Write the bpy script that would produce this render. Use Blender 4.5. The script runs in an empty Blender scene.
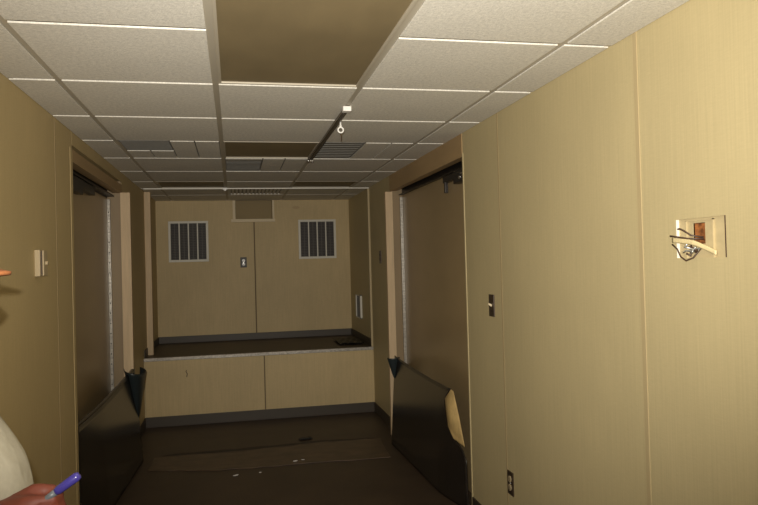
import bpy, bmesh, math, random
from mathutils import Vector, Matrix
random.seed(7)
S = bpy.context.scene
C = S.collection
PI = math.pi
W, H = 2.2022, 2.2522          # room width, ceiling height (metres); x = 0 is the left wall
YP, YB, ZP = 6.788, 8.072, 0.647   # platform front, rear wall, platform height
YR = -1.7                      # wall behind the photographer

# ------------------------------------------------------------------ materials
def mat(name, col, rough=0.6, metal=0.0, spec=0.5, noise=None, bump=None, emit=None, coat=0):
    """noise = (scale xyz, amount, detail): colour breakup; bump = (scale xyz, strength, distance)"""
    m = bpy.data.materials.new(name); m.use_nodes = True
    nt = m.node_tree; b = nt.nodes['Principled BSDF']
    b.inputs['Base Color'].default_value = (*col, 1)
    b.inputs['Roughness'].default_value = rough
    b.inputs['Metallic'].default_value = metal
    b.inputs['Specular IOR Level'].default_value = spec
    if coat:
        b.inputs['Coat Weight'].default_value = coat; b.inputs['Coat Roughness'].default_value = 0.12
    tc = nt.nodes.new('ShaderNodeTexCoord')
    def tex(scale, detail):
        mp = nt.nodes.new('ShaderNodeMapping'); mp.inputs['Scale'].default_value = scale
        n = nt.nodes.new('ShaderNodeTexNoise'); n.inputs['Scale'].default_value = 1
        n.inputs['Detail'].default_value = detail; n.inputs['Roughness'].default_value = 0.6
        nt.links.new(tc.outputs['Object'], mp.inputs[0]); nt.links.new(mp.outputs[0], n.inputs['Vector'])
        return n
    if noise:
        last = None
        layers = noise if isinstance(noise, list) else [noise]
        for (sc, amt, det) in layers:
            n = tex(sc, det)
            mr = nt.nodes.new('ShaderNodeMapRange')
            mr.inputs['From Min'].default_value = 0.28; mr.inputs['From Max'].default_value = 0.72
            mr.inputs['To Min'].default_value = 1 - amt; mr.inputs['To Max'].default_value = 1 + amt
            nt.links.new(n.outputs['Fac'], mr.inputs['Value'])
            mx = nt.nodes.new('ShaderNodeMix'); mx.data_type = 'RGBA'; mx.blend_type = 'MULTIPLY'
            mx.inputs['Factor'].default_value = 1
            if last is None: mx.inputs['A'].default_value = (*col, 1)
            else: nt.links.new(last, mx.inputs['A'])
            nt.links.new(mr.outputs['Result'], mx.inputs['B'])
            last = mx.outputs['Result']
        nt.links.new(last, b.inputs['Base Color'])
    if bump:
        n = tex(bump[0], 3)
        bp = nt.nodes.new('ShaderNodeBump'); bp.inputs['Strength'].default_value = bump[1]
        bp.inputs['Distance'].default_value = bump[2]
        nt.links.new(n.outputs['Fac'], bp.inputs['Height']); nt.links.new(bp.outputs[0], b.inputs['Normal'])
    return m

M = {}
TAN = (0.56, 0.43, 0.225)
M['wall_side'] = mat('woven tan wallcovering, side walls', (0.515, 0.428, 0.237), 0.55, spec=0.4,
                     noise=[((30, 160, 3), 0.05, 2), ((60, 30, 260), 0.025, 1), ((1.3, 1.3, 1.0), 0.06, 3)], bump=((90, 320, 10), 0.12, 0.001))
M['wall_left'] = mat('woven tan wallcovering, left wall', (0.525, 0.408, 0.207), 0.55, spec=0.4,  # right wall's covering again, redder cast of bounced light put into the colour
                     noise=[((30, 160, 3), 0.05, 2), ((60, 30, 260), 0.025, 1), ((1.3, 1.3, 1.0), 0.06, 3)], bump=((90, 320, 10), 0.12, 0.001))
M['wall_end'] = mat('woven tan wallcovering, end walls', TAN, 0.55, spec=0.4,
                    noise=[((120, 30, 4), 0.06, 2), ((30, 60, 200), 0.03, 1), ((2.0, 2, 1.5), 0.07, 3)], bump=((320, 90, 10), 0.12, 0.001))
M['batten'] = mat('tan batten', (0.46, 0.365, 0.20), 0.5)
M['tile'] = mat('speckled white ceiling tile', (0.74, 0.71, 0.64), 0.9, spec=0.1,
                noise=[((70, 70, 60), 0.13, 3), ((190, 190, 60), 0.12, 3), ((2, 2, 2), 0.03, 2)], bump=((150, 150, 90), 0.6, 0.003))
M['tee'] = mat('painted ceiling grid', (0.47, 0.42, 0.33), 0.5)
M['white'] = mat('white painted metal', (0.78, 0.76, 0.70), 0.4)
M['rail'] = mat('white rail', (0.78, 0.75, 0.68), 0.35)
M['brown_lens'] = mat('brown light cover', (0.215, 0.165, 0.088), 0.6, noise=[((9, 3, 9), 0.07, 4), ((2.2, 2.2, 2), 0.10, 2)])
M['plenum'] = mat('dark space above ceiling', (0.04, 0.035, 0.03), 0.9)
M['louver_grey'] = mat('grey louvre', (0.21, 0.205, 0.19), 0.6, noise=((40, 40, 40), 0.1, 2))
M['floor'] = mat('dark brown vinyl floor', (0.056, 0.037, 0.023), 0.5, noise=[((3, 3, 3), 0.25, 5), ((60, 60, 60), 0.12, 2)])
M['mat'] = mat('brown loose vinyl', (0.088, 0.056, 0.034), 0.45, noise=[((6, 10, 6), 0.45, 5)])
M['mat_under'] = mat('black adhesive floor', (0.022, 0.016, 0.012), 0.6, noise=((12, 12, 12), 0.3, 4))
M['base'] = mat('dark grey rubber baseboard', (0.052, 0.039, 0.026), 0.5)
M['nosing'] = mat('scuffed aluminium nosing', (0.34, 0.31, 0.27), 0.45, metal=0.5, noise=[((60, 20, 60), 0.45, 5)])
M['door'] = mat('brown door skin', (0.34, 0.245, 0.125), 0.32, spec=0.5, noise=[((1.5, 1.2, 2.5), 0.1, 3)])
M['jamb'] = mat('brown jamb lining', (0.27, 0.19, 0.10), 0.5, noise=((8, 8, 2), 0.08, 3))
M['post'] = mat('bare pale plywood post', (0.62, 0.46, 0.28), 0.6, noise=[((40, 40, 3), 0.12, 4)])
M['header'] = mat('brown header board', (0.40, 0.27, 0.13), 0.5, noise=((10, 2, 10), 0.08, 3))
M['seal'] = mat('grey metal edge strip', (0.40, 0.37, 0.32), 0.4, metal=0.3, noise=((20, 20, 60), 0.35, 4))
M['dark_metal'] = mat('dark door hardware', (0.035, 0.03, 0.027), 0.4, metal=0.6)
M['steel'] = mat('bright steel', (0.55, 0.53, 0.5), 0.25, metal=0.9)
M['void'] = mat('dark cavity', (0.02, 0.016, 0.012), 0.8)
M['sheet'] = mat('glossy black vinyl sheet', (0.020, 0.016, 0.013), 0.2, spec=0.55, noise=((3, 3, 3), 0.2, 3), bump=((5, 5, 5), 0.15, 0.004))
M['sheet_teal'] = mat('dull dark teal sheet face', (0.022, 0.030, 0.032), 0.42)
M['backing'] = mat('yellow tan fibre backing', (0.44, 0.305, 0.12), 0.8, noise=[((14, 14, 9), 0.28, 4)])
M['grille'] = mat('off-white grille frame', (0.70, 0.67, 0.58), 0.45)
M['grille_dark'] = mat('grille inner dark', (0.035, 0.03, 0.028), 0.7)
M['grille_slat'] = mat('grey grille slat', (0.085, 0.072, 0.058), 0.5)
M['plate_dark'] = mat('dark bronze plate', (0.065, 0.045, 0.030), 0.35, metal=0.4)
M['plate_steel'] = mat('dark grey plate', (0.055, 0.05, 0.045), 0.5)
M['ivory'] = mat('ivory plastic', (0.78, 0.66, 0.45), 0.4)
M['white_plastic'] = mat('white plastic', (0.9, 0.88, 0.85), 0.35)
M['slot'] = mat('black slot', (0.008, 0.008, 0.008), 0.6)
M['beige'] = mat('beige plastic', (0.45, 0.355, 0.21), 0.5)
M['gypsum'] = mat('white cut edge', (0.85, 0.80, 0.70), 0.8)
M['substrate'] = mat('tan bare board', (0.50, 0.405, 0.225), 0.75, noise=[((30, 30, 30), 0.1, 4)])
M['rust'] = mat('rusty brown box', (0.24, 0.085, 0.022), 0.6, noise=[((40, 40, 40), 0.9, 3)])
M['romex'] = mat('yellowed cable jacket', (0.70, 0.58, 0.32), 0.5, noise=((30, 30, 30), 0.08, 2))
M['wire_dark'] = mat('dark wire', (0.07, 0.04, 0.025), 0.5)
M['wire_grey'] = mat('bare bright wire', (0.62, 0.63, 0.60), 0.3, metal=0.7)
M['track'] = mat('bronze track', (0.26, 0.21, 0.15), 0.45, metal=0.3)
M['skin'] = mat('flushed skin', (0.145, 0.031, 0.014), 0.6, noise=((25, 25, 25), 0.08, 3))
M['shirt'] = mat('off-white cotton', (0.42, 0.385, 0.295), 0.85, noise=((120, 120, 120), 0.05, 2), bump=((11, 9, 5), 0.6, 0.02))
M['denim'] = mat('dark blue denim', (0.03, 0.045, 0.09), 0.85, noise=((200, 200, 200), 0.2, 2))
M['cap'] = mat('orange cap cloth', (0.34, 0.12, 0.038), 0.8, noise=((150, 150, 150), 0.06, 2))
M['hair'] = mat('brown hair', (0.05, 0.03, 0.02), 0.6)
M['shoe'] = mat('brown leather', (0.06, 0.035, 0.02), 0.5)
M['eye'] = mat('eye', (0.6, 0.58, 0.55), 0.2)
M['pen'] = mat('blue pen barrel', (0.045, 0.035, 0.20), 0.25)
M['pen_grip'] = mat('grey pen grip', (0.12, 0.13, 0.14), 0.4)
M['scrap_w'] = mat('white scrap', (0.62, 0.60, 0.56), 0.4)
M['scrap_d'] = mat('black scrap', (0.007, 0.006, 0.005), 0.5)
M['joint'] = mat('dark joint filler', (0.20, 0.145, 0.078), 0.8)
M['joint_tan'] = mat('recessed tan joint', (0.40, 0.30, 0.16), 0.7)
M['niche'] = mat('tan niche lining with shade in colour', (0.33, 0.245, 0.12), 0.7)  # tan lining; the shade inside the recess is put into its darker colour
M['niche_frame'] = mat('light wood frame', (0.74, 0.62, 0.42), 0.6)
M['duct'] = mat('dull duct', (0.36, 0.32, 0.26), 0.7)
M['stain'] = mat('brown smudge', (0.47, 0.34, 0.175), 0.6)

# ------------------------------------------------------------------ helpers
def box(bm, x0, x1, y0, y1, z0, z1, bev=0):
    b2 = bmesh.new()
    v = [b2.verts.new((x, y, z)) for x in (x0, x1) for y in (y0, y1) for z in (z0, z1)]
    for f in ((0, 1, 3, 2), (4, 6, 7, 5), (0, 4, 5, 1), (2, 3, 7, 6), (0, 2, 6, 4), (1, 5, 7, 3)):
        b2.faces.new([v[i] for i in f])
    bmesh.ops.recalc_face_normals(b2, faces=b2.faces)
    if bev: bmesh.ops.bevel(b2, geom=b2.edges[:], offset=bev, segments=2, affect='EDGES', profile=0.6)
    merge(bm, b2)
def merge(bm, b2):
    me = bpy.data.meshes.new('tmp'); b2.to_mesh(me); b2.free(); bm.from_mesh(me); bpy.data.meshes.remove(me)
def tube(bm, pts, r, seg=10, cap=True):
    pts = [Vector(p) for p in pts]; rs = r if isinstance(r, (list, tuple)) else [r] * len(pts)
    rings = []; up = Vector((0, 0, 1)); ref = None
    for i, p in enumerate(pts):
        t = (pts[min(i + 1, len(pts) - 1)] - pts[max(i - 1, 0)]).normalized()
        if ref is None: ref = t.cross(up) if abs(t.z) < .9 else t.cross(Vector((1, 0, 0)))
        n = (ref - t * ref.dot(t)).normalized(); ref = n; b = t.cross(n)
        rings.append([bm.verts.new(p + rs[i] * (math.cos(a) * n + math.sin(a) * b)) for a in [2 * PI * k / seg for k in range(seg)]])
    for a, b in zip(rings, rings[1:]):
        for k in range(seg): bm.faces.new((a[k], a[(k + 1) % seg], b[(k + 1) % seg], b[k]))
    if cap: bm.faces.new(rings[0][::-1]); bm.faces.new(rings[-1])
def torus(bm, c, R, r, axis='y', seg=20, s2=8):
    vs = []
    for i in range(seg):
        a = 2 * PI * i / seg; row = []
        for j in range(s2):
            b = 2 * PI * j / s2; q = R + r * math.cos(b)
            p = (q * math.cos(a), r * math.sin(b), q * math.sin(a)) if axis == 'y' else (q * math.cos(a), q * math.sin(a), r * math.sin(b))
            row.append(bm.verts.new(Vector(c) + Vector(p)))
        vs.append(row)
    for i in range(seg):
        for j in range(s2):
            bm.faces.new((vs[i][j], vs[(i + 1) % seg][j], vs[(i + 1) % seg][(j + 1) % s2], vs[i][(j + 1) % s2]))
def ball(bm, c, r, seg=16):
    r = r if isinstance(r, (tuple, list)) else (r, r, r)
    bmesh.ops.create_uvsphere(bm, u_segments=seg, v_segments=seg // 2 + 2, radius=1,
                              matrix=Matrix.Translation(c) @ Matrix.Diagonal((*r, 1)))
def surf(bm, fn, nu, nv, thick=0.004):
    """a sheet with real thickness: fn(s, t) -> point"""
    P = [[Vector(fn(i / nu, j / nv)) for j in range(nv + 1)] for i in range(nu + 1)]
    N = [[None] * (nv + 1) for _ in range(nu + 1)]
    for i in range(nu + 1):
        for j in range(nv + 1):
            a = P[min(i + 1, nu)][j] - P[max(i - 1, 0)][j]; b = P[i][min(j + 1, nv)] - P[i][max(j - 1, 0)]
            n = a.cross(b); N[i][j] = n.normalized() if n.length > 1e-9 else Vector((1, 0, 0))
    A = [[bm.verts.new(P[i][j]) for j in range(nv + 1)] for i in range(nu + 1)]
    B = [[bm.verts.new(P[i][j] - N[i][j] * thick) for j in range(nv + 1)] for i in range(nu + 1)]
    for i in range(nu):
        for j in range(nv):
            bm.faces.new((A[i][j], A[i + 1][j], A[i + 1][j + 1], A[i][j + 1]))
            bm.faces.new((B[i][j], B[i][j + 1], B[i + 1][j + 1], B[i + 1][j]))
    for i in range(nu):
        bm.faces.new((A[i][0], B[i][0], B[i + 1][0], A[i + 1][0])); bm.faces.new((A[i][nv], A[i + 1][nv], B[i + 1][nv], B[i][nv]))
    for j in range(nv):
        bm.faces.new((A[0][j], A[0][j + 1], B[0][j + 1], B[0][j])); bm.faces.new((A[nu][j], B[nu][j], B[nu][j + 1], A[nu][j + 1]))
def obj(name, bm, m, parent=None, smooth=False):
    bmesh.ops.recalc_face_normals(bm, faces=bm.faces)
    me = bpy.data.meshes.new(name); bm.to_mesh(me); bm.free()
    for mm in (m if isinstance(m, list) else [m]): me.materials.append(mm)
    if smooth: me.polygons.foreach_set('use_smooth', [True] * len(me.polygons))
    o = bpy.data.objects.new(name, me); C.objects.link(o)
    if parent: o.parent = parent
    return o
def tag(o, label, cat, group=None, kind=None):
    o['label'] = label; o['category'] = cat
    if group: o['group'] = group
    if o.get('kind') != 'structure': o['kind'] = kind or 'thing'
    return o
def thing(name, label, cat, loc=(0, 0, 0), rz=0, group=None):
    o = bpy.data.objects.new(name, None); C.objects.link(o); o.empty_display_size = .05
    o.location = loc; o.rotation_euler = (0, 0, rz)
    return tag(o, label, cat, group)
def struct(name, bm, m, parent=None, label=None, cat=None):
    o = obj(name, bm, m, parent); o['kind'] = 'structure'
    if label: tag(o, label, cat)
    return o
B = bmesh.new
def boxes(*bs, bev=0):
    bm = B()
    for b in bs: box(bm, *b, bev=bev)
    return bm
def lerp(a, b, t): return a + (b - a) * t
def poly(xs, ys, x):
    if x <= xs[0]: return ys[0]
    for a, b, c, d in zip(xs, xs[1:], ys, ys[1:]):
        if x <= b: return c + (d - c) * (x - a) / (b - a)
    return ys[-1]

# ------------------------------------------------------------------ the setting
T = 0.02                                     # wall skin thickness
DR0, DR1 = 3.90, 5.83                        # right door opening
DL0, DL1 = 4.00, 5.65                        # left door opening
HD, HDR = 2.095, 2.114                       # undersides of the left and right headers
HY0, HY1, HZ0, HZ1 = 1.681, 1.900, 1.484, 1.602   # cut-out in the right wall
HT = H + 0.10
struct('floor', boxes((-.25, W + .25, YR - .1, YB + .1, -.06, 0)), M['floor'], None,
       'dark brown vinyl floor of the narrow room', 'floor')
struct('wall_right', boxes(
    (W, W + T, YR, HY0, 0, HT), (W, W + T, HY1, DR0, 0, HT),
    (W, W + T, HY0, HY1, 0, HZ0), (W, W + T, HY0, HY1, HZ1, HT),
    (W, W + T, DR1 + .03, YB, 0, HT)), M['wall_side'], None, 'tan woven wall on the right, with the open cut-out', 'wall')
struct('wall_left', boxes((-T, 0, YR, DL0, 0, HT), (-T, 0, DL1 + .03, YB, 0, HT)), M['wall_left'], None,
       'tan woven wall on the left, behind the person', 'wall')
NX0, NX1, NZ0 = 0.880, 1.300, 2.035          # niche in the rear wall
struct('wall_back', boxes((0, 1.081, YB, YB + T, 0, NZ0), (1.095, W, YB, YB + T, 0, NZ0),
       (0, NX0, YB, YB + T, NZ0, HT), (NX1, W, YB, YB + T, NZ0, HT)),
       M['wall_end'], None, 'tan end wall above the raised floor with two grilles', 'wall')
struct('wall_rear', boxes((-T, W + T, YR - T, YR, 0, HT)), M['wall_end'], None, 'tan end wall behind the camera', 'wall')
struct('ceiling', boxes((-.25, W + .25, YR - .1, YB + .2, H + .10, H + .14)), M['plenum'], None, 'dark space above the dropped ceiling', 'ceiling')
# battens over the panel joints
n = 0
def trim(bm, m, label, cat='trim'):
    global n; n += 1
    return struct('trim_%d' % n, bm, m, None, label, cat)
trim(boxes((W - .0025, W, 2.080, 2.104, 0, H + .006), bev=.0015), M['batten'], 'tan joint strip left of the wall cut-out')
trim(boxes((W - .001, W, 3.340, 3.352, 0, H + .006)), M['joint_tan'], 'thin tan joint strip right of the dark light switch')
trim(boxes((W - .004, W, .84, .864, 0, H + .006), bev=.0015), M['batten'], 'tan joint strip nearest the camera on the right wall')
trim(boxes((0, .001, 3.630, 3.642, 0, H + .006)), M['joint_tan'], 'thin tan joint strip on left wall beside the thermostat')
trim(boxes((0, .001, 2.382, 2.394, 0, H + .006)), M['joint_tan'], 'tan joint strip on left wall near the person')
trim(boxes((1.06, 1.115, YB + .006, YB + .012, ZP, NZ0 - .02)), M['joint'], 'dark vertical joint in the end wall below the recess')
trim(boxes((1.09, 1.145, YP + .005, YP + .012, .0, ZP - .028)), M['joint'], 'dark vertical joint in the raised floor front')
# door casings: near corner beads, headers, far posts
trim(boxes((W - .004, W + .11, DR0 - .012, DR0 + .004, 0, HDR + .02), bev=.002), M['wall_side'], 'thin metal corner bead at the near side of right doorway')
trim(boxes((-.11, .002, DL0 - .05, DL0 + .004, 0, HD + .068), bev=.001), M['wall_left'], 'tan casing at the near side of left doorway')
trim(boxes((W - .004, W + .05, DR0 + .004, DR1 + .03, HDR, HT)), M['header'], 'brown header board above the right doorway')
trim(boxes((-.06, .001, DL0 + .004, DL1 + .05, HD - .005, HD + .064), bev=.002), M['header'], 'brown header board above the left doorway')
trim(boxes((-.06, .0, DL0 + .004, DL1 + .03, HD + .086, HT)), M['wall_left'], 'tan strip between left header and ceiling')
trim(boxes((W - .056, W + .008, DR1 - .03, DR1 + .012, 0, HDR - .008), bev=.002), M['post'], 'pale bare wood post at far side of right doorway')
trim(boxes((-.002, .070, DL1 - .03, DL1 + .012, 0, HD - .004), bev=.002), M['post'], 'pale bare wood post at far side of left doorway')
# recess linings
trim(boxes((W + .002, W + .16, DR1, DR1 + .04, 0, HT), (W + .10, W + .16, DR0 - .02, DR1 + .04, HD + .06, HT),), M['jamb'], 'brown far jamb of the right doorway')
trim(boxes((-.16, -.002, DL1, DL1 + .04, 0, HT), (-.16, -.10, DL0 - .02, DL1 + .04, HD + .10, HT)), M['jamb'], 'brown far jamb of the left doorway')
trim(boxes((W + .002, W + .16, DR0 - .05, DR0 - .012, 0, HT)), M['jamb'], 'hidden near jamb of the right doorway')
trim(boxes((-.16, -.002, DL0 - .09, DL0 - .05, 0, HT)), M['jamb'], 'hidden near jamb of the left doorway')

# doors, set back in their openings
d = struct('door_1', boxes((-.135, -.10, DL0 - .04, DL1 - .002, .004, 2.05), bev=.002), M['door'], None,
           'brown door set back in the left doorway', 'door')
es = obj('edge_strip', boxes((-.10, -.078, DL1 - .03, DL1 - .004, .01, 2.04), bev=.002), M['seal'], d)
for k in range(22):
    bm = B(); tube(bm, [(-.089, DL1 - .033, .3 + k * .078), (-.089, DL1 - .0295, .3 + k * .078)], .005, 8); obj('rivet', bm, M['dark_metal'], es)
obj('door_track', boxes((-.099, -.05, DL0 - .03, DL1 - .002, 2.060, 2.072), (-.112, -.099, DL0 - .03, DL1 - .002, 2.051, 2.17)), M['dark_metal'], d)
bm = B(); box(bm, -.099, -.055, DL0 + .02, DL0 + .55, 1.965, 2.055, .004); box(bm, -.099, -.06, DL0 + .55, DL0 + .95, 2.0, 2.055, .003)
h = obj('closer_box', bm, M['dark_metal'], d)
for z in (1.992, 2.013):
    bm = B(); tube(bm, [(-.056, DL0 + .10, z), (-.046, DL0 + .10, z)], .008, 10); obj('bolt', bm, M['steel'], h)
obj('clip', boxes((-.054, -.048, DL0 + .06, DL0 + .15, 2.026, 2.032)), M['steel'], h)
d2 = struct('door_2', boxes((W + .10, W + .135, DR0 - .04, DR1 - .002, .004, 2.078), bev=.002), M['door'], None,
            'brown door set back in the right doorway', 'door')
obj('edge_strip', boxes((W + .076, W + .10, DR1 - .03, DR1 - .004, .01, 2.06), bev=.002), M['seal'], d2)
obj('door_track', boxes((W + .07, W + .099, DR0 - .01, DR1 - .002, 2.076, 2.084), (W + .099, W + .11, DR0 - .01, DR1 - .002, 2.079, 2.17)), M['dark_metal'], d2)
bm = B(); box(bm, W + .055, W + .099, DR0 + .02, DR0 + .36, 1.99, 2.07, .004); box(bm, W + .065, W + .099, DR0 + .36, DR0 + .62, 2.025, 2.07, .003)
h = obj('closer_box', bm, M['dark_metal'], d2)
for y in (.14, .22):
    bm = B(); ball(bm, (W + .052, DR0 + y, 2.018), (.008, .018, .012), 10); obj('bolt', bm, M['steel'], h, True)
obj('rod', boxes((W + .048, W + .054, DR0 + .05, DR0 + .2, 2.036, 2.043)), M['steel'], h)
obj('bracket', boxes((W + .062, W + .085, DR0 + .56, DR0 + .585, 1.955, 2.03), bev=.003), M['dark_metal'], d2)

# the raised floor at the end
struct('trim_platform', boxes((0, 1.112, YP, YP + .02, 0, ZP - .028), (1.124, W, YP, YP + .02, 0, ZP - .028)),
       M['wall_end'], None, 'tan panelled front of the raised floor', 'riser')
struct('floor_platform', boxes((0, W, YP + .03, YB, ZP - .04, ZP)), M['floor'], None, 'dark raised floor at the end of the room', 'raised floor')
trim(boxes((0, W, YP - .008, YP + .035, ZP - .028, ZP + .003), bev=.003), M['nosing'], 'scuffed grey metal edge of the raised floor')
struct('baseboard_front', boxes((0, W, YP - .008, YP, 0, .097), bev=.002), M['base'], None, 'dark baseboard below the raised floor', 'baseboard')
struct('baseboard_back', boxes((0, W, YB - .008, YB, ZP, ZP + .075), bev=.002), M['base'], None, 'dark baseboard along the end wall', 'baseboard')
struct('baseboard_right', boxes((W - .008, W, DR1 + .03, YP - .008, 0, .097), (W - .008, W, YR, DR0 - .02, 0, .097),
       (W - .010, W, YP + .05, YB - .008, ZP, ZP + .075), bev=.002), M['base'], None, 'dark baseboard along the right wall', 'baseboard')
struct('baseboard_left', boxes((0, .008, DL1 + .03, YP - .008, 0, .097), (0, .008, YR, DL0 - .06, 0, .097),
       (0, .008, YP + .05, YB - .008, ZP, ZP + .075), bev=.002), M['base'], None, 'dark baseboard along the left wall', 'baseboard')
trim(boxes((W - .020, W, YP - .004, YP + .02, ZP + .003, H - .012), bev=.003), M['batten'], 'slim tan corner post rising from right end of raised floor')
trim(boxes((0, .058, 7.06, 7.12, ZP, H - .004), bev=.003), M['post'], 'tan boxed post standing on left end of raised floor')
trim(boxes((.004, .012, YP - .012, YP, .097, ZP - .028)), M['batten'], 'thin corner strip at left of the raised floor front')

# niche in the end wall
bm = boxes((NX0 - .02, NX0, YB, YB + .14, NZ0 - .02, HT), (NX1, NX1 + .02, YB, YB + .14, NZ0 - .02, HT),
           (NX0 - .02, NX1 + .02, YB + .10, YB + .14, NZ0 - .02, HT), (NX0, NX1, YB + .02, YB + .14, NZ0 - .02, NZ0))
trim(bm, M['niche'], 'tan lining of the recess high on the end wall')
trim(boxes((NX0 - .05, NX1 + .03, YB - .03, YB + .02, NZ0 - .034, NZ0), (NX0 - .03, NX0, YB - .022, YB, NZ0, H), (NX1, NX1 + .022, YB - .022, YB, NZ0, H), bev=.002),
     M['niche_frame'], 'light wood frame of the recess high on the end wall')

# ------------------------------------------------------------------ dropped ceiling
XC = [0.0, .1836, .7936, 1.4036, 2.0136, W]
PITCH = .6695
YC = [2.2415 + PITCH * k for k in range(-6, 7)] + [YP]      # joints across the room
YC2 = [YP, YP + .642, YB]
Z0 = H
bm = B()
for x in XC[1:-1]: box(bm, x - .013, x + .013, YR, YB, Z0 + .007, Z0 + .030)
for k, y in enumerate(YC + [YC2[1]]):
    for xa, xb in ([(0, XC[2]), (XC[3], W)] if k == 6 else [(0, W)]): box(bm, xa, xb, y - .013, y + .013, Z0 + .008, Z0 + .028)
struct('ceiling_grid', bm, M['tee'], None, 'painted metal grid holding the ceiling tiles', 'ceiling grid')
struct('trim_ceiling', boxes((0, .02, YR, YB, Z0 + .004, Z0 + .012), (W - .02, W, YR, YB, Z0 + .004, Z0 + .012), (0, W, YB - .02, YB, Z0 + .004, Z0 + .012)), M['tee'], None,
       'thin wall angle around the ceiling', 'trim')
cols = ['along left wall', 'in left middle column', 'in centre column', 'in right middle column', 'along right wall']
ordn = ['first', 'second', 'third', 'fourth', 'fifth', 'sixth', 'seventh', 'eighth', 'ninth', 'tenth', 'eleventh', 'twelfth', 'thirteenth']
nrow = len(YC) - 1
def cell(i, k):
    ys = YC
    g = .0125
    x0 = XC[i] + (g if i else .003); x1 = XC[i + 1] - (g if i < 4 else .003)
    return x0, x1, ys[k] + g, ys[k + 1] - g
def tile_bm(x0, x1, y0, y1, drop=0.0):
    bm = B(); cx, cy = (x0 + x1) / 2, (y0 + y1) / 2
    box(bm, x0 - cx, x1 - cx, y0 - cy, y1 - cy, -drop, .0065, .0012)
    return bm, (cx, cy, Z0)
def ktag(k): return YC[k]
lights, vents = [], []
BIG = (2, (5, 6))             # the big cover spans two rows of the centre column
special = {(2, 5), (2, 6), (2, 9), (1, 12), (3, 12), (1, 9), (3, 9), (2, 10)}
tile_src = {}
for k in range(4, nrow):
    for i in range(5):
        if (i, k) in special: continue
        x0, x1, y0, y1 = cell(i, k)
        key = (i, round(y1 - y0, 3))
        bm, loc = tile_bm(x0, x1, y0, y1)
        if key in tile_src:
            bm.free(); o = tile_src[key].copy(); C.objects.link(o)
        else:
            o = obj('ceiling_tile', bm, M['tile']); tile_src[key] = o
        o.location = loc
        row = ordn[nrow - 1 - k]
        kind = 'narrow white ceiling tile' if i in (0, 4) else 'white ceiling tile'
        tag(o, '%s %s, %s row before white rail' % (kind, cols[i], row), 'ceiling tile', 'speckled ceiling tiles')
# tiles the photo cannot show (behind the camera): plain ceiling skin
bm = B()
for k in range(0, 4):
    for i in range(5):
        x0, x1, y0, y1 = cell(i, k); box(bm, x0, x1, y0, y1, Z0, Z0 + .0065)
box(bm, .003, W - .003, YR, YC[0] - .012, Z0, Z0 + .0065)
struct('ceiling_rear', bm, M['tile'], None, 'white tiled ceiling behind the camera', 'ceiling')
# two rows beyond the rail
for r in range(2):
    for i in range(5):
        if (i, r) == (2, 0): continue
        g = .0125
        x0 = XC[i] + (g if i else .003); x1 = XC[i + 1] - (g if i < 4 else .003)
        y0 = YC2[r] + g; y1 = YC2[r + 1] - (g if r == 0 else .003)
        bm, loc = tile_bm(x0, x1, y0, y1)
        o = obj('ceiling_tile', bm, M['tile']); o.location = loc
        tag(o, '%swhite tile over raised floor %s, %s row behind rail' % ('narrow ' if i in (0, 4) else '', cols[i], ordn[r]), 'ceiling tile', 'ceiling tiles over the raised floor')
# slotted ceiling vent over the raised floor
x0, x1 = XC[2] + .0125, XC[3] - .0125; y0, y1 = YC2[0] + .0125, YC2[1] - .0125
t = thing('ceiling_vent', 'slotted grey vent in the ceiling just behind the white rail', 'vent', ((x0 + x1) / 2, (y0 + y1) / 2, Z0))
hx, hy = (x1 - x0) / 2, (y1 - y0) / 2
obj('frame', boxes((-hx, hx, -hy, -hy + .03, 0, .012), (-hx, hx, hy - .03, hy, 0, .012), (-hx, -hx + .03, -hy, hy, 0, .012), (hx - .03, hx, -hy, hy, 0, .012)), M['tile'], t)
bm = B()
for k in range(14):
    x = -hx + .04 + k * .038
    if x + .02 < hx - .03: box(bm, x, x + .022, -hy + .03, hy - .03, .002, .010)
obj('slat', bm, M['tile'], t)
obj('duct_plate', boxes((-hx, hx, -hy, hy, .012, .016)), M['duct'], t)

# brown covers in the ceiling
def cover(label, i, y0, y1, rec, big=False):
    g = .0125; y1 -= .004; x0, x1 = XC[i] + g, XC[i + 1] - g; y0 += g; y1 -= g
    cx, cy = (x0 + x1) / 2, (y0 + y1) / 2; hx, hy = x1 - cx, y1 - cy
    t = thing('ceiling_light_panel', label, 'ceiling light', (cx, cy, Z0), 0, 'brown covers in the ceiling')
    w = .012 if big else .008; low = -.002 if big else 0
    bm = boxes((-hx, hx, hy - w, hy, low, rec + .01), (-hx, hx, -hy, -hy + w, low, rec + .01),
               (-hx, -hx + w, -hy + w, hy - w, low, rec + .01), (hx - w, hx, -hy + w, hy - w, low, rec + .01), bev=.002)
    obj('frame', bm, M['tee'], t)
    obj('cover', boxes((-hx + w, hx - w, -hy + w, hy - w, rec, rec + .008)), M['brown_lens'], t)
cover('large brown ceiling light panel in the centre, nearest the camera', 2, YC[5], YC[7], .005, True)
cover('brown ceiling panel in the centre column beside the dark track end', 2, YC[9], YC[10], .008)
cover('brown ceiling panel by the white rail, left of its bracket', 1, YC[12], YP, .008)
cover('brown ceiling panel by the white rail, right of centre', 3, YC[12], YP, .008)
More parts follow.
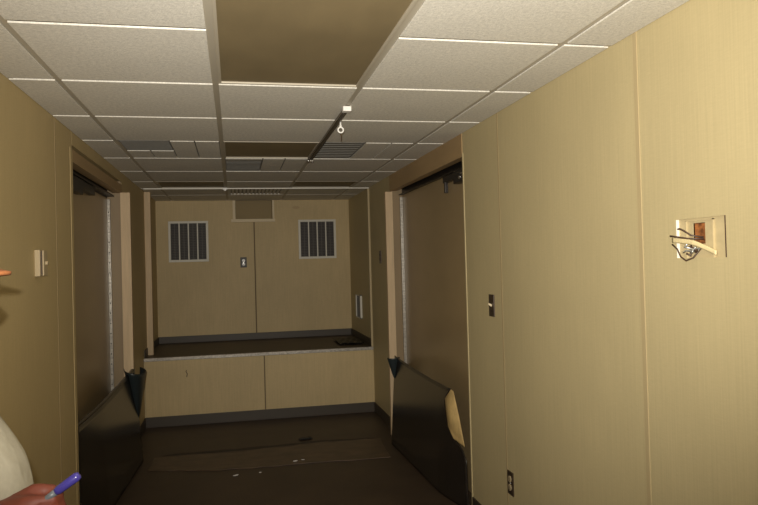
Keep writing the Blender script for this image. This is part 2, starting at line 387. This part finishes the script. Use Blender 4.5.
# mosaic-like air diffusers: dark louvred part and pale blank squares
def diffuser(label, i, k, dark, seams):
    x0, x1, y0, y1 = cell(i, k); cx, cy = (x0 + x1) / 2, (y0 + y1) / 2; hx, hy = x1 - cx, y1 - cy
    t = thing('air_diffuser', label, 'air diffuser', (cx, cy, Z0), 0, 'air diffusers in the ceiling')
    obj('backing_plate', boxes((-hx, hx, -hy, hy, .010, .014)), M['louver_grey'], t)
    u = lambda a: -hx + a * 2 * hx
    v = lambda a: -hy + a * 2 * hy
    bm = B(); a0, a1, b0, b1 = dark
    nl = 9
    for q in range(nl):
        ya = lerp(v(b0), v(b1), (q + .15) / nl); yb = lerp(v(b0), v(b1), (q + .85) / nl)
        box(bm, u(a0) + .006, u(a1) - .006, ya, yb, .003, .006)
    obj('louver', bm, M['louver_grey'], t)
    for (a0, a1, b0, b1) in seams:
        obj('blank_panel', boxes((u(a0) + .004, u(a1) - .004, v(b0) + .004, v(b1) - .004, 0, .007), bev=.001), M['tile'], t)
diffuser('grey louvred air diffuser left of the centre brown ceiling panel', 1, 9, (0, .5, 0, .55),
         [(0, .25, .55, 1), (.25, .5, .55, 1), (.5, .75, 0, 1), (.75, 1, 0, 1)])
diffuser('grey louvred air diffuser right of the ceiling track', 3, 9, (0, .46, 0, 1), [(.46, .75, 0, 1), (.75, 1, 0, 1)])
diffuser('grey louvred air diffuser in the centre column, behind the brown panel', 2, 10, (0, .45, .1, 1), [(0, .45, 0, .1), (.45, .72, 0, 1), (.72, 1, 0, 1)])

# white rail across the ceiling, with its bracket
t = thing('ceiling_rail', 'thin white rail across the ceiling above the raised floor edge', 'rail', (0, YP, H))
obj('bar', boxes((.03, W - .004, -.010, .010, -.010, .002), bev=.002), M['rail'], t)
bm = B(); box(bm, .760, .805, -.0125, .014, -.016, .004, .003); box(bm, .772, .792, -.012, .008, -.026, -.015, .002)
obj('bracket', bm, M['white_plastic'], t)

# dark curtain track along the ceiling, its hook
t = thing('curtain_track', 'dark bronze track along the ceiling grid, right of centre', 'curtain track', (1.4036, 3.30, H))
bm = boxes((-.011, -.007, 0, 1.66, -.014, .006), (.007, .011, 0, 1.66, -.014, .006), (-.011, .011, 0, 1.66, .0, .006),
           (-.011, -.004, 0, 1.66, -.014, -.012), (.004, .011, 0, 1.66, -.014, -.012))
obj('channel', bm, M['track'], t)
obj('end_cap', boxes((-.020, .020, -.04, .006, -.022, .002), bev=.003), M['white_plastic'], t)
bm = B(); box(bm, -.022, .022, 1.60, 1.66, -.020, -.008, .003); obj('end_fixing', bm, M['nosing'], t)
for x, y in ((-.016, 1.59), (.018, 1.62)):
    bm = B(); ball(bm, (x, y, -.018), .010, 10); obj('glide', bm, M['steel'], t, True)
t = thing('ring_hook', 'small white ring hook with short cord hanging from the ceiling track', 'hook', (1.416, 3.56, H + .006))
bm = B(); torus(bm, (0, 0, -.062), .014, .0045); obj('ring', bm, M['white_plastic'], t, True)
bm = B(); tube(bm, [(0, 0, -.018), (0, 0, -.046)], .0045, 8); ball(bm, (0, 0, -.042), .0075, 10); obj('stem', bm, M['white_plastic'], t, True)
bm = B(); tube(bm, [(0, 0, -.078), (.001, 0, -.10), (0, 0, -.122)], .0022, 6); obj('cord', bm, M['wire_dark'], t)

# ------------------------------------------------------------------ things on the walls
def wall_grille(label, x0, x1, z0, z1):
    cx, cz = (x0 + x1) / 2, (z0 + z1) / 2; hx, hz = (x1 - x0) / 2, (z1 - z0) / 2
    t = thing('wall_grille', label, 'wall grille', (cx, YB, cz), 0, 'white grilles on the end wall')
    w = .026
    obj('frame', boxes((-hx, hx, -.014, 0, hz - w, hz), (-hx, hx, -.014, 0, -hz, -hz + w), (-hx, -hx + w, -.014, 0, -hz + w, hz - w), (hx - w, hx, -.014, 0, -hz + w, hz - w), bev=.003), M['grille'], t)
    obj('back_plate', boxes((-hx + w, hx - w, -.003, 0, -hz + w, hz - w)), M['grille_dark'], t)
    iw = 2 * (hx - w); bw = (iw - 3 * .014) / 4
    for q in range(3):
        x = -hx + w + (q + 1) * bw + q * .014
        obj('mullion', boxes((x, x + .014, -.013, -.002, -hz + w, hz - w), bev=.002), M['grille'], t)
    for q in range(4):
        xa = -hx + w + q * (bw + .014); bm = B(); ns = 22
        for s in range(ns):
            z = lerp(-hz + w, hz - w, (s + .5) / ns); box(bm, xa + .001, xa + bw - .001, -.010, -.003, z - .0035, z + .0025)
        box(bm, xa + bw / 2 - .003, xa + bw / 2 + .003, -.0105, -.003, -hz + w, hz - w)
        obj('louver', bm, M['grille_slat'], t)
wall_grille('white framed four-bay grille on the end wall, left of the recess', .133, .572, 1.558, 2.021)
wall_grille('white framed four-bay grille on the end wall, right of the recess', 1.597, 2.040, 1.560, 2.020)

def outlet(label, loc, rz, pm, rm, w=.072, h=.118):
    t = thing('wall_outlet', label, 'outlet', loc, rz)
    obj('plate', boxes((-w / 2, w / 2, -.006, 0, -h / 2, h / 2), bev=.002), pm, t)
    for s in (-1, 1):
        bm = B()
        tube(bm, [(0, -.0095, s * .021), (0, -.004, s * .021)], .0165, 20)
        r = obj('receptacle', bm, rm, t)
        obj('slot', boxes((-.0075, -.0045, -.0101, -.009, s * .021 - .004, s * .021 + .006), (.0045, .0075, -.0101, -.009, s * .021 - .004, s * .021 + .006),
                          (-.0025, .0025, -.0101, -.009, s * .021 - .011, s * .021 - .006)), M['slot'], r)
    bm = B(); tube(bm, [(0, -.0075, 0), (0, -.005, 0)], .004, 10); obj('screw', bm, M['steel'], t)
outlet('white outlet on dark plate at the middle of the end wall', (.959, YB, 1.537), 0, M['plate_steel'], M['white_plastic'])
outlet('dark plated outlet low on right wall beneath the light switch', (W, 3.297, .357), -PI / 2, M['plate_dark'], M['beige'])
outlet('small dark outlet high on right wall beyond the doorway', (W, 6.32, 1.545), -PI / 2, M['plate_dark'], M['wire_dark'], .085, .12)
t = thing('light_switch', 'dark bronze light switch plate with ivory toggle on right wall', 'light switch', (W, 3.487, 1.248), -PI / 2)
obj('plate', boxes((-.037, .037, -.006, 0, -.059, .059), bev=.002), M['plate_dark'], t)
bm = B(); tube(bm, [(0, -.004, .0), (0, -.012, .004), (0, -.022, .010)], [.0075, .006, .005], 10); obj('toggle', bm, M['ivory'], t)
for z in (-.03, .03):
    bm = B(); tube(bm, [(0, -.0075, z), (0, -.005, z)], .0035, 10); obj('screw', bm, M['dark_metal'], t)
# thermostat, left wall
t = thing('thermostat', 'beige wall thermostat box with side knob on the left wall', 'thermostat', (0, 3.275, 1.532), PI / 2)
obj('housing', boxes((-.035, .035, -.022, 0, -.058, .058), bev=.002), M['beige'], t)
obj('face_plate', boxes((-.020, .045, -.034, -.028, -.056, .056), bev=.002), M['beige'], t)
obj('gasket', boxes((-.020, .034, -.0285, -.0215, -.052, .052)), M['plate_dark'], t)
bm = B(); tube(bm, [(0.012, -.034, .0), (0.012, -.044, .0)], [.010, .009], 16); obj('knob', bm, M['beige'], t)
# return grille in the right wall over the raised floor
t = thing('side_grille', 'narrow pale grille on right wall above the raised floor', 'wall grille', (W, 7.50, 1.015), -PI / 2)
hx, hz, w = .15, .13, .03
obj('frame', boxes((-hx, hx, -.02, 0, hz - .012, hz), (-hx, hx, -.02, 0, -hz, -hz + .012), (-hx, -hx + w, -.02, 0, -hz, hz), (hx - w, hx, -.02, 0, -hz, hz), bev=.002), M['grille'], t)
obj('back_plate', boxes((-hx + w, hx - w, -.004, 0, -hz, hz)), M['grille_dark'], t)
bm = B()
for s in range(8):
    x = lerp(-hx + w, hx - w, (s + .5) / 8); box(bm, x - .004, x + .002, -.012, -.004, -hz + .012, hz - .012)
obj('louver', bm, M['grille_slat'], t)

# cut-out in the right wall: bare board behind, box, cables
t = thing('junction_box', 'open wall cut-out with rusty box behind it on the right wall', 'junction box', (W, (HY0 + HY1) / 2, (HZ0 + HZ1) / 2), -PI / 2)
hw, hh = (HY1 - HY0) / 2, (HZ1 - HZ0) / 2          # local x runs towards the camera (-y), local -y points into the room
obj('cut_edge', boxes((-hw - .001, -hw + .0015, -.001, .012, -hh, hh)), M['gypsum'], t)
bm = boxes((-hw, -.042, .008, .014, -hh, hh), (.012, hw, .008, .014, -hh, hh), (-.042, .012, .008, .014, -hh, -.018), (-.042, .012, .008, .014, .045, hh))
obj('backing_board', bm, M['substrate'], t)
bm = boxes((-.070, -.067, .002, .008, -hh, hh - .006), (.050, .053, .002, .008, -hh, hh - .003), (-.070, .053, .002, .008, hh - .008, hh - .005))
obj('cover_frame', bm, M['substrate'], t)
bm = boxes((-.044, -.042, .010, .06, -.02, .047), (.012, .014, .010, .06, -.02, .047), (-.044, .014, .010, .06, -.022, -.018), (-.044, .014, .010, .06, .045, .049), (-.044, .014, .058, .06, -.02, .047))
obj('metal_box', bm, M['rust'], t)
obj('dark_edge', boxes((hw - .004, hw, -.001, .012, -hh, hh)), M['wire_dark'], t)
def cable(label, name, pts, r, m, cat):
    bm = B(); tube(bm, pts, r, 8); o = obj(name, bm, m, None, True); return tag(o, label, cat)
yc, zc = (HY0 + HY1) / 2, (HZ0 + HZ1) / 2
bm = B()
def flat(s, tt):
    y = poly([0, .35, .55, 1], [1.900, 1.82, 1.80, 1.722], s); z = poly([0, .35, .55, 1], [1.540, 1.532, 1.528, 1.497], s)
    x = poly([0, .5, .55, .8, 1], [W - .018, W - .016, W - .014, W - .006, W - .003], s)
    return (x, y, z + (tt - .5) * .014)
surf(bm, flat, 24, 3, .005)
tag(obj('flat_cable', bm, M['romex'], None, True), 'flat yellowed cable sticking out across the wall cut-out', 'cable')
cable('thin dark wire curling above the flat cable in the cut-out', 'wire', [(W + .03, 1.815, 1.545), (W + .004, 1.838, 1.552), (W - .006, 1.855, 1.566), (W - .010, 1.872, 1.574), (W - .010, 1.880, 1.573)], .0028, M['wire_dark'], 'wire')
cable('dark wire lying along top of the flat cable', 'wire', [(W + .02, 1.80, 1.540), (W - .012, 1.83, 1.542), (W - .020, 1.88, 1.550), (W - .022, 1.902, 1.553)], .0026, M['wire_dark'], 'wire')
cable('dark wire looping below the flat cable', 'wire', [(W + .01, 1.79, 1.52), (W - .012, 1.81, 1.484), (W - .018, 1.835, 1.476), (W - .018, 1.86, 1.489), (W - .018, 1.875, 1.512), (W - .020, 1.896, 1.527)], .0024, M['wire_dark'], 'wire')
t = thing('wire_cluster', 'knot of bare bright wire ends beneath the flat cable', 'wires', (W - .012, 1.815, 1.505))
rr = random.Random(5)
for k in range(7):
    bm = B(); p = Vector((.01, rr.uniform(-.01, .01), rr.uniform(0, .012))); pts = [p]
    for q in range(4): p = p + Vector((-.004 + rr.uniform(-.006, .006), rr.uniform(-.013, .02), rr.uniform(-.011, .008))); pts.append(p)
    tube(bm, pts, .0030, 7); obj('strand', bm, M['wire_grey'] if k % 3 else M['wire_dark'], t, True)

# smudge and hole marks
bm = B(); bmesh.ops.create_circle(bm, cap_ends=True, radius=1, segments=18, matrix=Matrix.Translation((1.577, YB - .0012, 2.165)) @ Matrix.Rotation(PI / 2, 4, 'X') @ Matrix.Diagonal((.045, .018, 1, 1)))
trim(bm, M['stain'], 'small brown smudge above the right end wall grille', 'smudge')
bm = B(); tube(bm, [(.385, YP - .003, .520), (.381, YP - .006, .505), (.392, YP - .004, .487), (.386, YP - .004, .455)], .004, 6)
tag(obj('bent_wire', bm, M['wire_dark'], None, True), 'short bent dark wire on the raised floor front', 'wire')

# ------------------------------------------------------------------ black vinyl sheets leaning in the doorways
t = thing('vinyl_sheet', 'black vinyl sheet along right doorway with peeled tan-backed near edge', 'vinyl sheet', (0, 0, 0), 0, 'black vinyl sheets in the doorways')
def xr(y, z): return poly([3.9, 4.2, 5.7], [2.185, 2.155, 2.120], y) - .045 * (1 - min(z, .7) / .7) * poly([3.9, 4.3], [.2, 1], y)
topz = lambda y: poly([4.1, 4.5, 4.9, 5.3, 5.52], [.692, .692, .700, .716, .726], y)
def sr(s, tt):
    y = 5.52 - s * (5.52 - 4.1)
    z = .004 + tt * (topz(y) - .004)
    yn = poly([0, .30, .36, .40, .46, .60, .69], [3.90, 3.92, 3.97, 4.08, 4.16, 4.22, 4.13], z)
    y = 5.52 - s * (5.52 - yn)
    return (xr(y, z), y, z)
bm = B(); surf(bm, sr, 50, 24, .004); obj('face', bm, M['sheet'], t, True)
def fl(s, tt):     # the peeled near edge showing its fibre backing; s down, tt from crease to free edge
    za, zb = lerp(.690, .395, s), lerp(.682, .365, s)
    ya = poly([0, .25, .8, 1], [4.12, 4.215, 4.16, 4.075], s); xa = xr(ya, za) - .006
    yb = poly([0, .5, 1], [4.105, 4.05, 3.975], s); xb = poly([0, .5, 1], [2.168, 2.185, 2.188], s)
    k = math.sin(PI * tt) * .022 * math.sin(PI * min(1, s * 1.1))
    return (lerp(xa, xb, tt) - k, lerp(ya, yb, tt) - k * .4, lerp(za, zb, tt))
bm = B(); surf(bm, fl, 20, 10, .003)
o = obj('peeled_edge', bm, M['backing'], t, True); o['label'] = 'tan fibre backing of the peeled edge'
def cone(t, cx, cy, ztop, zbot, r, a0, a1, name, tx=0, ty=0, ry=.8, tilt=.012):
    bm = B()
    def f(s, tt):
        a = lerp(a0, a1, tt); q = r * (1 - s) ** .85 + .002
        zz = lerp(ztop, zbot, s) + (1 - s) * tilt * math.cos(a)
        return (cx + tx * s + q * math.cos(a), cy + ty * s + q * ry * math.sin(a), zz)
    surf(bm, f, 18, 20, .003)
    o = obj(name, bm, M['sheet_teal'], t, True); return o
cone(t, 2.102, 5.46, .716, .545, .050, -PI * 1.25, PI * .35, 'curled_corner', .010, 0.03, .8, .002)

t = thing('vinyl_sheet', 'black vinyl sheet along left doorway with dark curled far corner', 'vinyl sheet', (0, 0, 0), 0, 'black vinyl sheets in the doorways')
def xl(y, z): return poly([4.02, 4.6, 5.6], [-.006, .030, .080], y) + .05 * (1 - min(z, .7) / .7) * poly([4.02, 4.5], [.25, 1], y)
topl = lambda y: poly([4.02, 4.4, 5.0, 5.5, 5.62], [.636, .646, .676, .712, .728], y)
def sl(s, tt):
    y = 4.02 + s * 1.59; z = .004 + tt * (topl(y) - .004)
    return (xl(y, z), y, z)
bm = B(); surf(bm, sl, 50, 20, .004); obj('face', bm, M['sheet'], t, True)
def rl(s, tt):     # rolled top edge
    y = 4.02 + s * 1.55; a = lerp(-.3, PI * 1.2, tt); z = topl(y)
    return (xl(y, z) - .012 + .014 * math.cos(a) - .012 * (1 - s) , y, z - .004 + .012 * math.sin(a))
bm = B(); surf(bm, rl, 30, 10, .003); obj('rolled_top_edge', bm, M['sheet'], t, True)
cone(t, .092, 5.54, .722, .318, .076, -PI * .95, PI * .45, 'curled_corner', .005, .07, 2.4, -.020)

# ------------------------------------------------------------------ floor: torn loose vinyl piece, scraps
bm = B(); rr = random.Random(3)
def edge(pts, n, j):
    out = []
    for (a, b) in zip(pts, pts[1:]):
        for q in range(n):
            u = q / n; out.append((lerp(a[0], b[0], u) + rr.uniform(-j, j), lerp(a[1], b[1], u) + rr.uniform(-j, j)))
    return out
ring = edge([(.20, 5.34), (.7, 5.20), (1.25, 5.18), (1.99, 5.16)], 7, .012) + edge([(1.99, 5.16), (2.02, 5.72)], 5, .004) + \
       edge([(2.02, 5.72), (1.5, 5.74), (.9, 5.66), (.20, 5.68)], 8, .02) + edge([(.20, 5.68), (.20, 5.34)], 4, .006)
def slab(bm, ring, z0, z1):
    a = [bm.verts.new((x, y, z0)) for x, y in ring]; b = [bm.verts.new((x, y, z1)) for x, y in ring]
    bm.faces.new(b); bm.faces.new(a[::-1])
    for i in range(len(ring)): k = (i + 1) % len(ring); bm.faces.new((a[i], a[k], b[k], b[i]))
slab(bm, ring, .0008, .006)
tag(obj('loose_vinyl', bm, M['mat']), 'torn loose brown vinyl patch lying on the dark floor before the raised floor', 'floor patch')
ring2 = edge([(.26, 5.735), (.9, 5.715), (1.5, 5.785), (1.98, 5.755)], 8, .006) + edge([(1.98, 5.775), (1.5, 5.83), (.9, 5.765), (.26, 5.79)], 8, .014)
bm = B(); slab(bm, ring2, .0006, .0022)
tag(obj('adhesive_strip', bm, M['mat_under']), 'ragged black strip along the far edge of the torn vinyl patch', 'floor patch')
def scrap(name, label, x, y, z, sx, sy, sz, m, rz):
    bm = B(); box(bm, -sx / 2, sx / 2, -sy / 2, sy / 2, 0, sz, min(sx, sy, sz) * .2)
    for v in bm.verts: v.co.x += rr.uniform(-.25, .25) * sx; v.co.z += abs(rr.uniform(0, .5)) * sz
    o = obj(name, bm, m); o.location = (x, y, z); o.rotation_euler = (0, 0, rz); return tag(o, label, 'scrap')
scrap('rubber_scrap', 'small black scrap on the floor behind the torn vinyl patch', 1.417, 5.90, .0002, .085, .045, .012, M['scrap_d'], .2)
scrap('plastic_scrap', 'white plastic shard on near edge of the vinyl patch, right of centre', 1.27, 5.25, .0062, .026, .008, .005, M['scrap_w'], .2)
scrap('plastic_scrap', 'smaller white shard just right of the plastic shard by the vinyl patch', 1.33, 5.27, .0062, .018, .007, .004, M['scrap_w'], -.3)
scrap('plastic_scrap', 'white shard near left end of the vinyl patch', .83, 5.04, .0002, .030, .009, .005, M['scrap_w'], .5)
scrap('plastic_scrap', 'tiny white flake between the two larger white shards', 1.00, 5.06, .0002, .014, .008, .004, M['scrap_w'], -.2)
t = thing('crumpled_film', 'crumpled black film in right corner of the raised floor', 'film', (2.02, 7.30, ZP))
bm = B()
def cf(s, tt): return (lerp(-.12, .14, s), lerp(-.25, .25, tt), .008 + .009 * abs(math.sin(9 * s + 5 * tt)) + .010 * abs(math.sin(4 * s - 11 * tt)))
surf(bm, cf, 22, 22, .002); obj('film', bm, M['scrap_d'], t, True)

# ------------------------------------------------------------------ the person at the left edge, facing across the room
PX, PY = .285, 1.42
def skin_mesh(chain, edges, root):
    me = bpy.data.meshes.new('sk'); me.from_pydata([c[0] for c in chain], edges, []); o = bpy.data.objects.new('sk', me); C.objects.link(o)
    m = o.modifiers.new('Skin', 'SKIN'); m.use_smooth_shade = True
    lay = me.skin_vertices[0].data
    for i, c in enumerate(chain):
        r = c[1] if isinstance(c[1], tuple) else (c[1], c[1]); lay[i].radius = r; lay[i].use_root = (i == root)
    s = o.modifiers.new('Sub', 'SUBSURF'); s.levels = 2; s.render_levels = 2
    dg = bpy.context.evaluated_depsgraph_get(); dg.update()
    ev = o.evaluated_get(dg); out = bpy.data.meshes.new_from_object(ev)
    bpy.data.objects.remove(o); bpy.data.meshes.remove(me)
    bm = bmesh.new(); bm.from_mesh(out); bpy.data.meshes.remove(out); return bm
def remesh(bm, vox, smooth=4):
    me = bpy.data.meshes.new('rm'); bm.to_mesh(me); bm.free(); o = bpy.data.objects.new('rm', me); C.objects.link(o)
    r = o.modifiers.new('R', 'REMESH'); r.mode = 'VOXEL'; r.voxel_size = vox
    s = o.modifiers.new('S', 'SMOOTH'); s.iterations = smooth; s.factor = .5
    dg = bpy.context.evaluated_depsgraph_get(); dg.update(); out = bpy.data.meshes.new_from_object(o.evaluated_get(dg))
    bpy.data.objects.remove(o); bpy.data.meshes.remove(me)
    b = bmesh.new(); b.from_mesh(out); bpy.data.meshes.remove(out); return b
def P(f, l, z): return (PX + f, PY + l, z)     # forward (+x), to the person's left (+y), up
HAND = Vector((.484, 1.300, 1.071))
ELR = Vector(P(-.03, -.235, 1.02)); SHR = Vector(P(-.055, -.165, 1.275))
ELL = Vector(P(-.01, .225, 1.0)); SHL = Vector(P(-.055, .165, 1.275)); HANDL = Vector((.47, 1.50, .96))
# torso, legs, head: one skinned body
ch = [(P(-.01, 0, .84), (.10, .10)), (P(-.0, 0, .96), (.115, .115)), (P(-.0, 0, 1.10), (.105, .105)), (P(-.035, 0, 1.22), (.070, .085)), (P(-.055, 0, 1.30), (.06, .07)), (P(-.025, 0, 1.36), .050), (P(.0, 0, 1.41), .050),
      (P(-.01, -.085, .78), .075), (P(.0, -.10, .44), .062), (P(-.03, -.10, .09), .045), (P(.06, -.105, .04), .035),
      (P(-.01, .085, .78), .075), (P(.0, .10, .44), .062), (P(-.03, .10, .09), .045), (P(.06, .105, .04), .035),
      (tuple(SHR), .052), (tuple(ELR), .043), (tuple(lerp(ELR, HAND, .45)), .042), (tuple(lerp(ELR, HAND, .80)), .030),
      (tuple(SHL), .052), (tuple(ELL), .043), (tuple(lerp(ELL, HANDL, .45)), .042), (tuple(lerp(ELL, HANDL, .80)), .030)]
ed = [(0, 1), (1, 2), (2, 3), (3, 4), (4, 5), (5, 6), (0, 7), (7, 8), (8, 9), (9, 10), (0, 11), (11, 12), (12, 13), (13, 14), (3, 15), (15, 16), (16, 17), (17, 18), (3, 19), (19, 20), (20, 21), (21, 22)]
body = skin_mesh(ch, ed, 0)
# head with a face looking along +x
HC = Vector(P(.018, 0, 1.470))
ball(body, HC + Vector((-.008, 0, .022)), (.092, .074, .098), 28)
ball(body, HC + Vector((.012, 0, -.040)), (.070, .060, .078), 24)
ball(body, HC + Vector((.052, 0, -.092)), (.026, .030, .022), 16)          # chin
tube(body, [HC + Vector((.078, 0, .018)), HC + Vector((.092, 0, -.012)), HC + Vector((.103, 0, -.030))], [.009, .011, .014], 10)   # nose
ball(body, HC + Vector((.092, 0, -.034)), (.014, .018, .009), 12)
for s in (-1, 1):
    ball(body, HC + Vector((-.008, s * .076, -.008)), (.018, .009, .031), 14)   # ears
    ball(body, HC + Vector((.072, s * .032, .018)), (.012, .022, .006), 10)     # brows
    ball(body, HC + Vector((.060, s * .034, -.030)), (.018, .022, .026), 12)    # cheeks
ball(body, HC + Vector((.079, 0, -.062)), (.010, .025, .005), 12); ball(body, HC + Vector((.077, 0, -.072)), (.010, .022, .006), 12)   # lips
def hand(bm, c, sgn, palm_n):
    """a loosely closed hand; fingers curl round the x-ish axis held in front of the palm"""
    c = Vector(c); f = Vector((1, 0, 0)); side = Vector((0, sgn, 0)); up = Vector((0, 0, 1))
    w = c + f * -.060
    tube(bm, [w, c + f * -.03, c + f * .0, c + f * .022], [.028, .033, .038, .036], 14)          # back of the hand
    for k, (L, r) in enumerate([(.030, .0105), (.033, .011), (.031, .0105), (.025, .009)]):
        o = up * lerp(.028, -.032, k / 3)
        k0 = c + f * .020 + o + side * -.010
        k1 = k0 + f * L + side * .004; k2 = k1 + side * .026 + f * .006; k3 = k2 + side * .012 - f * .024
        tube(bm, [k0 - f * .02, k0, lerp(k0, k1, .5), k1, lerp(k1, k2, .6), k2, k3], [r * 1.15, r * 1.15, r, r, r * .95, r * .9, r * .8], 10)
        ball(bm, k3, r * .8, 10); ball(bm, k1, r * 1.06, 10)
    t0 = c + f * -.025 + up * .018 + side * .018
    t1 = t0 + f * .035 + up * .018 + side * .014; t2 = t1 + f * .030 + side * .002 - up * .002
    tube(bm, [t0 - f * .02 - up * .01, t0, t1, t2], [.015, .015, .0125, .0105], 10); ball(bm, t2, .0105, 10)
hand(body, HAND, 1, None)
hand(body, HANDL, -1, None)
body = remesh(body, .0055, 5)
person = obj('person', body, M['skin'], None, True)
tag(person, 'person at left edge in white shirt and orange cap, holding a blue pen', 'person')
def local(bm, name, m, smooth=True): return obj(name, bm, m, person, smooth)
# shirt: looser skin over torso and upper arms
def loft(bm, rings, seg=36):
    R_ = [[bm.verts.new(P(cx + rx * math.cos(2 * PI * k / seg), ry * math.sin(2 * PI * k / seg), z)) for k in range(seg)] for cx, rx, ry, z in rings]
    for p, q in zip(R_, R_[1:]):
        for k in range(seg): bm.faces.new((p[k], p[(k + 1) % seg], q[(k + 1) % seg], q[k]))
    bm.faces.new(R_[0][::-1]); bm.faces.new(R_[-1])
sh = B()
loft(sh, [(-.010, .132, .170, .80), (-.004, .150, .168, .88), (.008, .170, .166, .97), (.016, .168, .162, 1.04), (.026, .151, .155, 1.10), (.020, .147, .155, 1.14), (.009, .137, .155, 1.176),
          (-.006, .123, .155, 1.218), (-.022, .106, .152, 1.26), (-.036, .084, .125, 1.30), (-.044, .064, .082, 1.33), (-.036, .056, .060, 1.345)])
for (s_, e_) in ((SHR, ELR), (SHL, ELL)):
    m_ = Vector((s_.x, lerp(PY, s_.y, .55), s_.z - .012))
    tube(sh, [m_, s_, lerp(s_, e_, .15), lerp(s_, e_, .45), lerp(s_, e_, .72)], [.070, .062, .060, .060, .062], 20)
    ball(sh, s_, .0625, 20)
sh = remesh(sh, .008, 6)
local(sh, 'shirt', M['shirt'])
tr = B()
loft(tr, [(-.01, .118, .150, .70), (-.012, .128, .162, .78), (-.010, .126, .162, .86), (-.010, .124, .160, .90)])
for l in (-1, 1):
    tube(tr, [P(-.01, l * .083, .80), P(-.005, l * .086, .68), P(.0, l * .096, .44), P(-.025, l * .10, .07)], [.088, .088, .066, .062], 24)
tr = remesh(tr, .009, 4); local(tr, 'trousers', M['denim'])
for s in (-1, 1):
    bm = B(); ball(bm, P(.03, s * .103, .045), (.135, .050, .045), 20)
    for v in bm.verts: v.co.z = max(v.co.z, .002)
    local(bm, 'shoe', M['shoe'])
# hair, cap, eyes
bm = B(); ball(bm, HC + Vector((-.018, 0, .020)), (.090, .079, .092), 24)
bmesh.ops.bisect_plane(bm, geom=bm.verts[:] + bm.edges[:] + bm.faces[:], plane_co=HC + Vector((.02, 0, 0)), plane_no=(1, 0, .3), clear_outer=True)
bmesh.ops.bisect_plane(bm, geom=bm.verts[:] + bm.edges[:] + bm.faces[:], plane_co=HC + Vector((0, 0, -.045)), plane_no=(0, 0, -1), clear_outer=True)
local(bm, 'hair', M['hair'])
bm = B(); ball(bm, HC + Vector((-.008, 0, .030)), (.104, .086, .104), 28)
bmesh.ops.bisect_plane(bm, geom=bm.verts[:] + bm.edges[:] + bm.faces[:], plane_co=HC + Vector((0, 0, .022)), plane_no=(-.10, 0, -1), clear_outer=True)
cap = local(bm, 'cap', M['cap'])
bm = B()
VZ = 1.4975
def vis(s, tt):
    a = lerp(-1.15, 1.15, tt); r0 = .088; x = HC.x - .02 + r0 * math.cos(a) + s * (.065 * math.cos(a * .75)); y = HC.y + (.074 + .012 * s) * math.sin(a) * 1.0
    return (x, y, VZ + .016 * (1 - s) - .007 * (math.sin(a) ** 2))
surf(bm, vis, 10, 20, .007)
obj('visor', bm, M['cap'], cap, True)
for s in (-1, 1):
    bm = B(); ball(bm, HC + Vector((.0665, s * .030, .004)), (.0115, .0125, .0075), 14); e_ = local(bm, 'eye', M['eye'])
    bm = B(); ball(bm, HC + Vector((.0755, s * .030, .004)), (.0030, .0048, .0048), 12); obj('iris', bm, M['hair'], e_, True)
# the pen
t = thing('pen', 'blue pen in the fist of the person at the left edge', 'pen', (0, 0, 0))
a, b = Vector((.530, 1.29, 1.106)), Vector((.576, 1.29, 1.137))
dd = (b - a).normalized()
bm = B(); tube(bm, [lerp(a, b, .15), lerp(a, b, .3), lerp(a, b, .95), b + dd * .003], [.0050, .0078, .0082, .0055], 14); obj('barrel', bm, M['pen'], t, True)
bm = B(); tube(bm, [a - dd * .045, a, lerp(a, b, .2)], [.0050, .0055, .0062], 14); obj('grip', bm, M['pen_grip'], t, True)

# ------------------------------------------------------------------ camera
yaw, pit, rol, fpx = .2083, .0143, -.0269, 686.76
def world(v):
    x, y2, z2 = v
    cp, sp, cy, sy = math.cos(pit), math.sin(pit), math.cos(yaw), math.sin(yaw)
    y, z = cp * y2 - sp * z2, sp * y2 + cp * z2
    return Vector((cy * x + sy * y, -sy * x + cy * y, z))
cr, sr_ = math.cos(rol), math.sin(rol)
right, up, fwd = world((cr, 0, sr_)), world((-sr_, 0, cr)), world((0, 1, 0))
cam = bpy.data.cameras.new('camera'); co = bpy.data.objects.new('camera', cam); C.objects.link(co)
cam.sensor_width = 36; cam.lens = fpx * 36 / 758; cam.clip_start = .05
CAM = Vector((.8514, 0, 1.4957))
mw = Matrix((right, up, -fwd)).transposed().to_4x4(); mw.translation = CAM
co.matrix_world = mw; S.camera = co

# ------------------------------------------------------------------ light: the camera's flash, nothing else is on
fl_ = bpy.data.lights.new('camera_flash', 'SPOT'); fo = bpy.data.objects.new('camera_flash', fl_); C.objects.link(fo)
fl_.energy = 470; fl_.color = (1, .94, .83); fl_.shadow_soft_size = .010; fl_.spot_size = math.radians(92); fl_.spot_blend = 1.0
tilt = mw.to_quaternion().to_matrix() @ Matrix.Rotation(math.radians(-1.5), 3, 'Y') @ Matrix.Rotation(math.radians(8.5), 3, 'X')
fo.matrix_world = tilt.to_4x4(); fo.matrix_world.translation = CAM + right * -.03 + up * .07 - fwd * .01
w = bpy.data.worlds.new('World'); S.world = w; w.use_nodes = True
w.node_tree.nodes['Background'].inputs[0].default_value = (.9, .8, .6, 1); w.node_tree.nodes['Background'].inputs[1].default_value = .0
S.view_settings.view_transform = 'Standard'; S.view_settings.look = 'None'; S.view_settings.gamma = 1
S.view_settings.use_curve_mapping = False; S.view_settings.exposure = 0
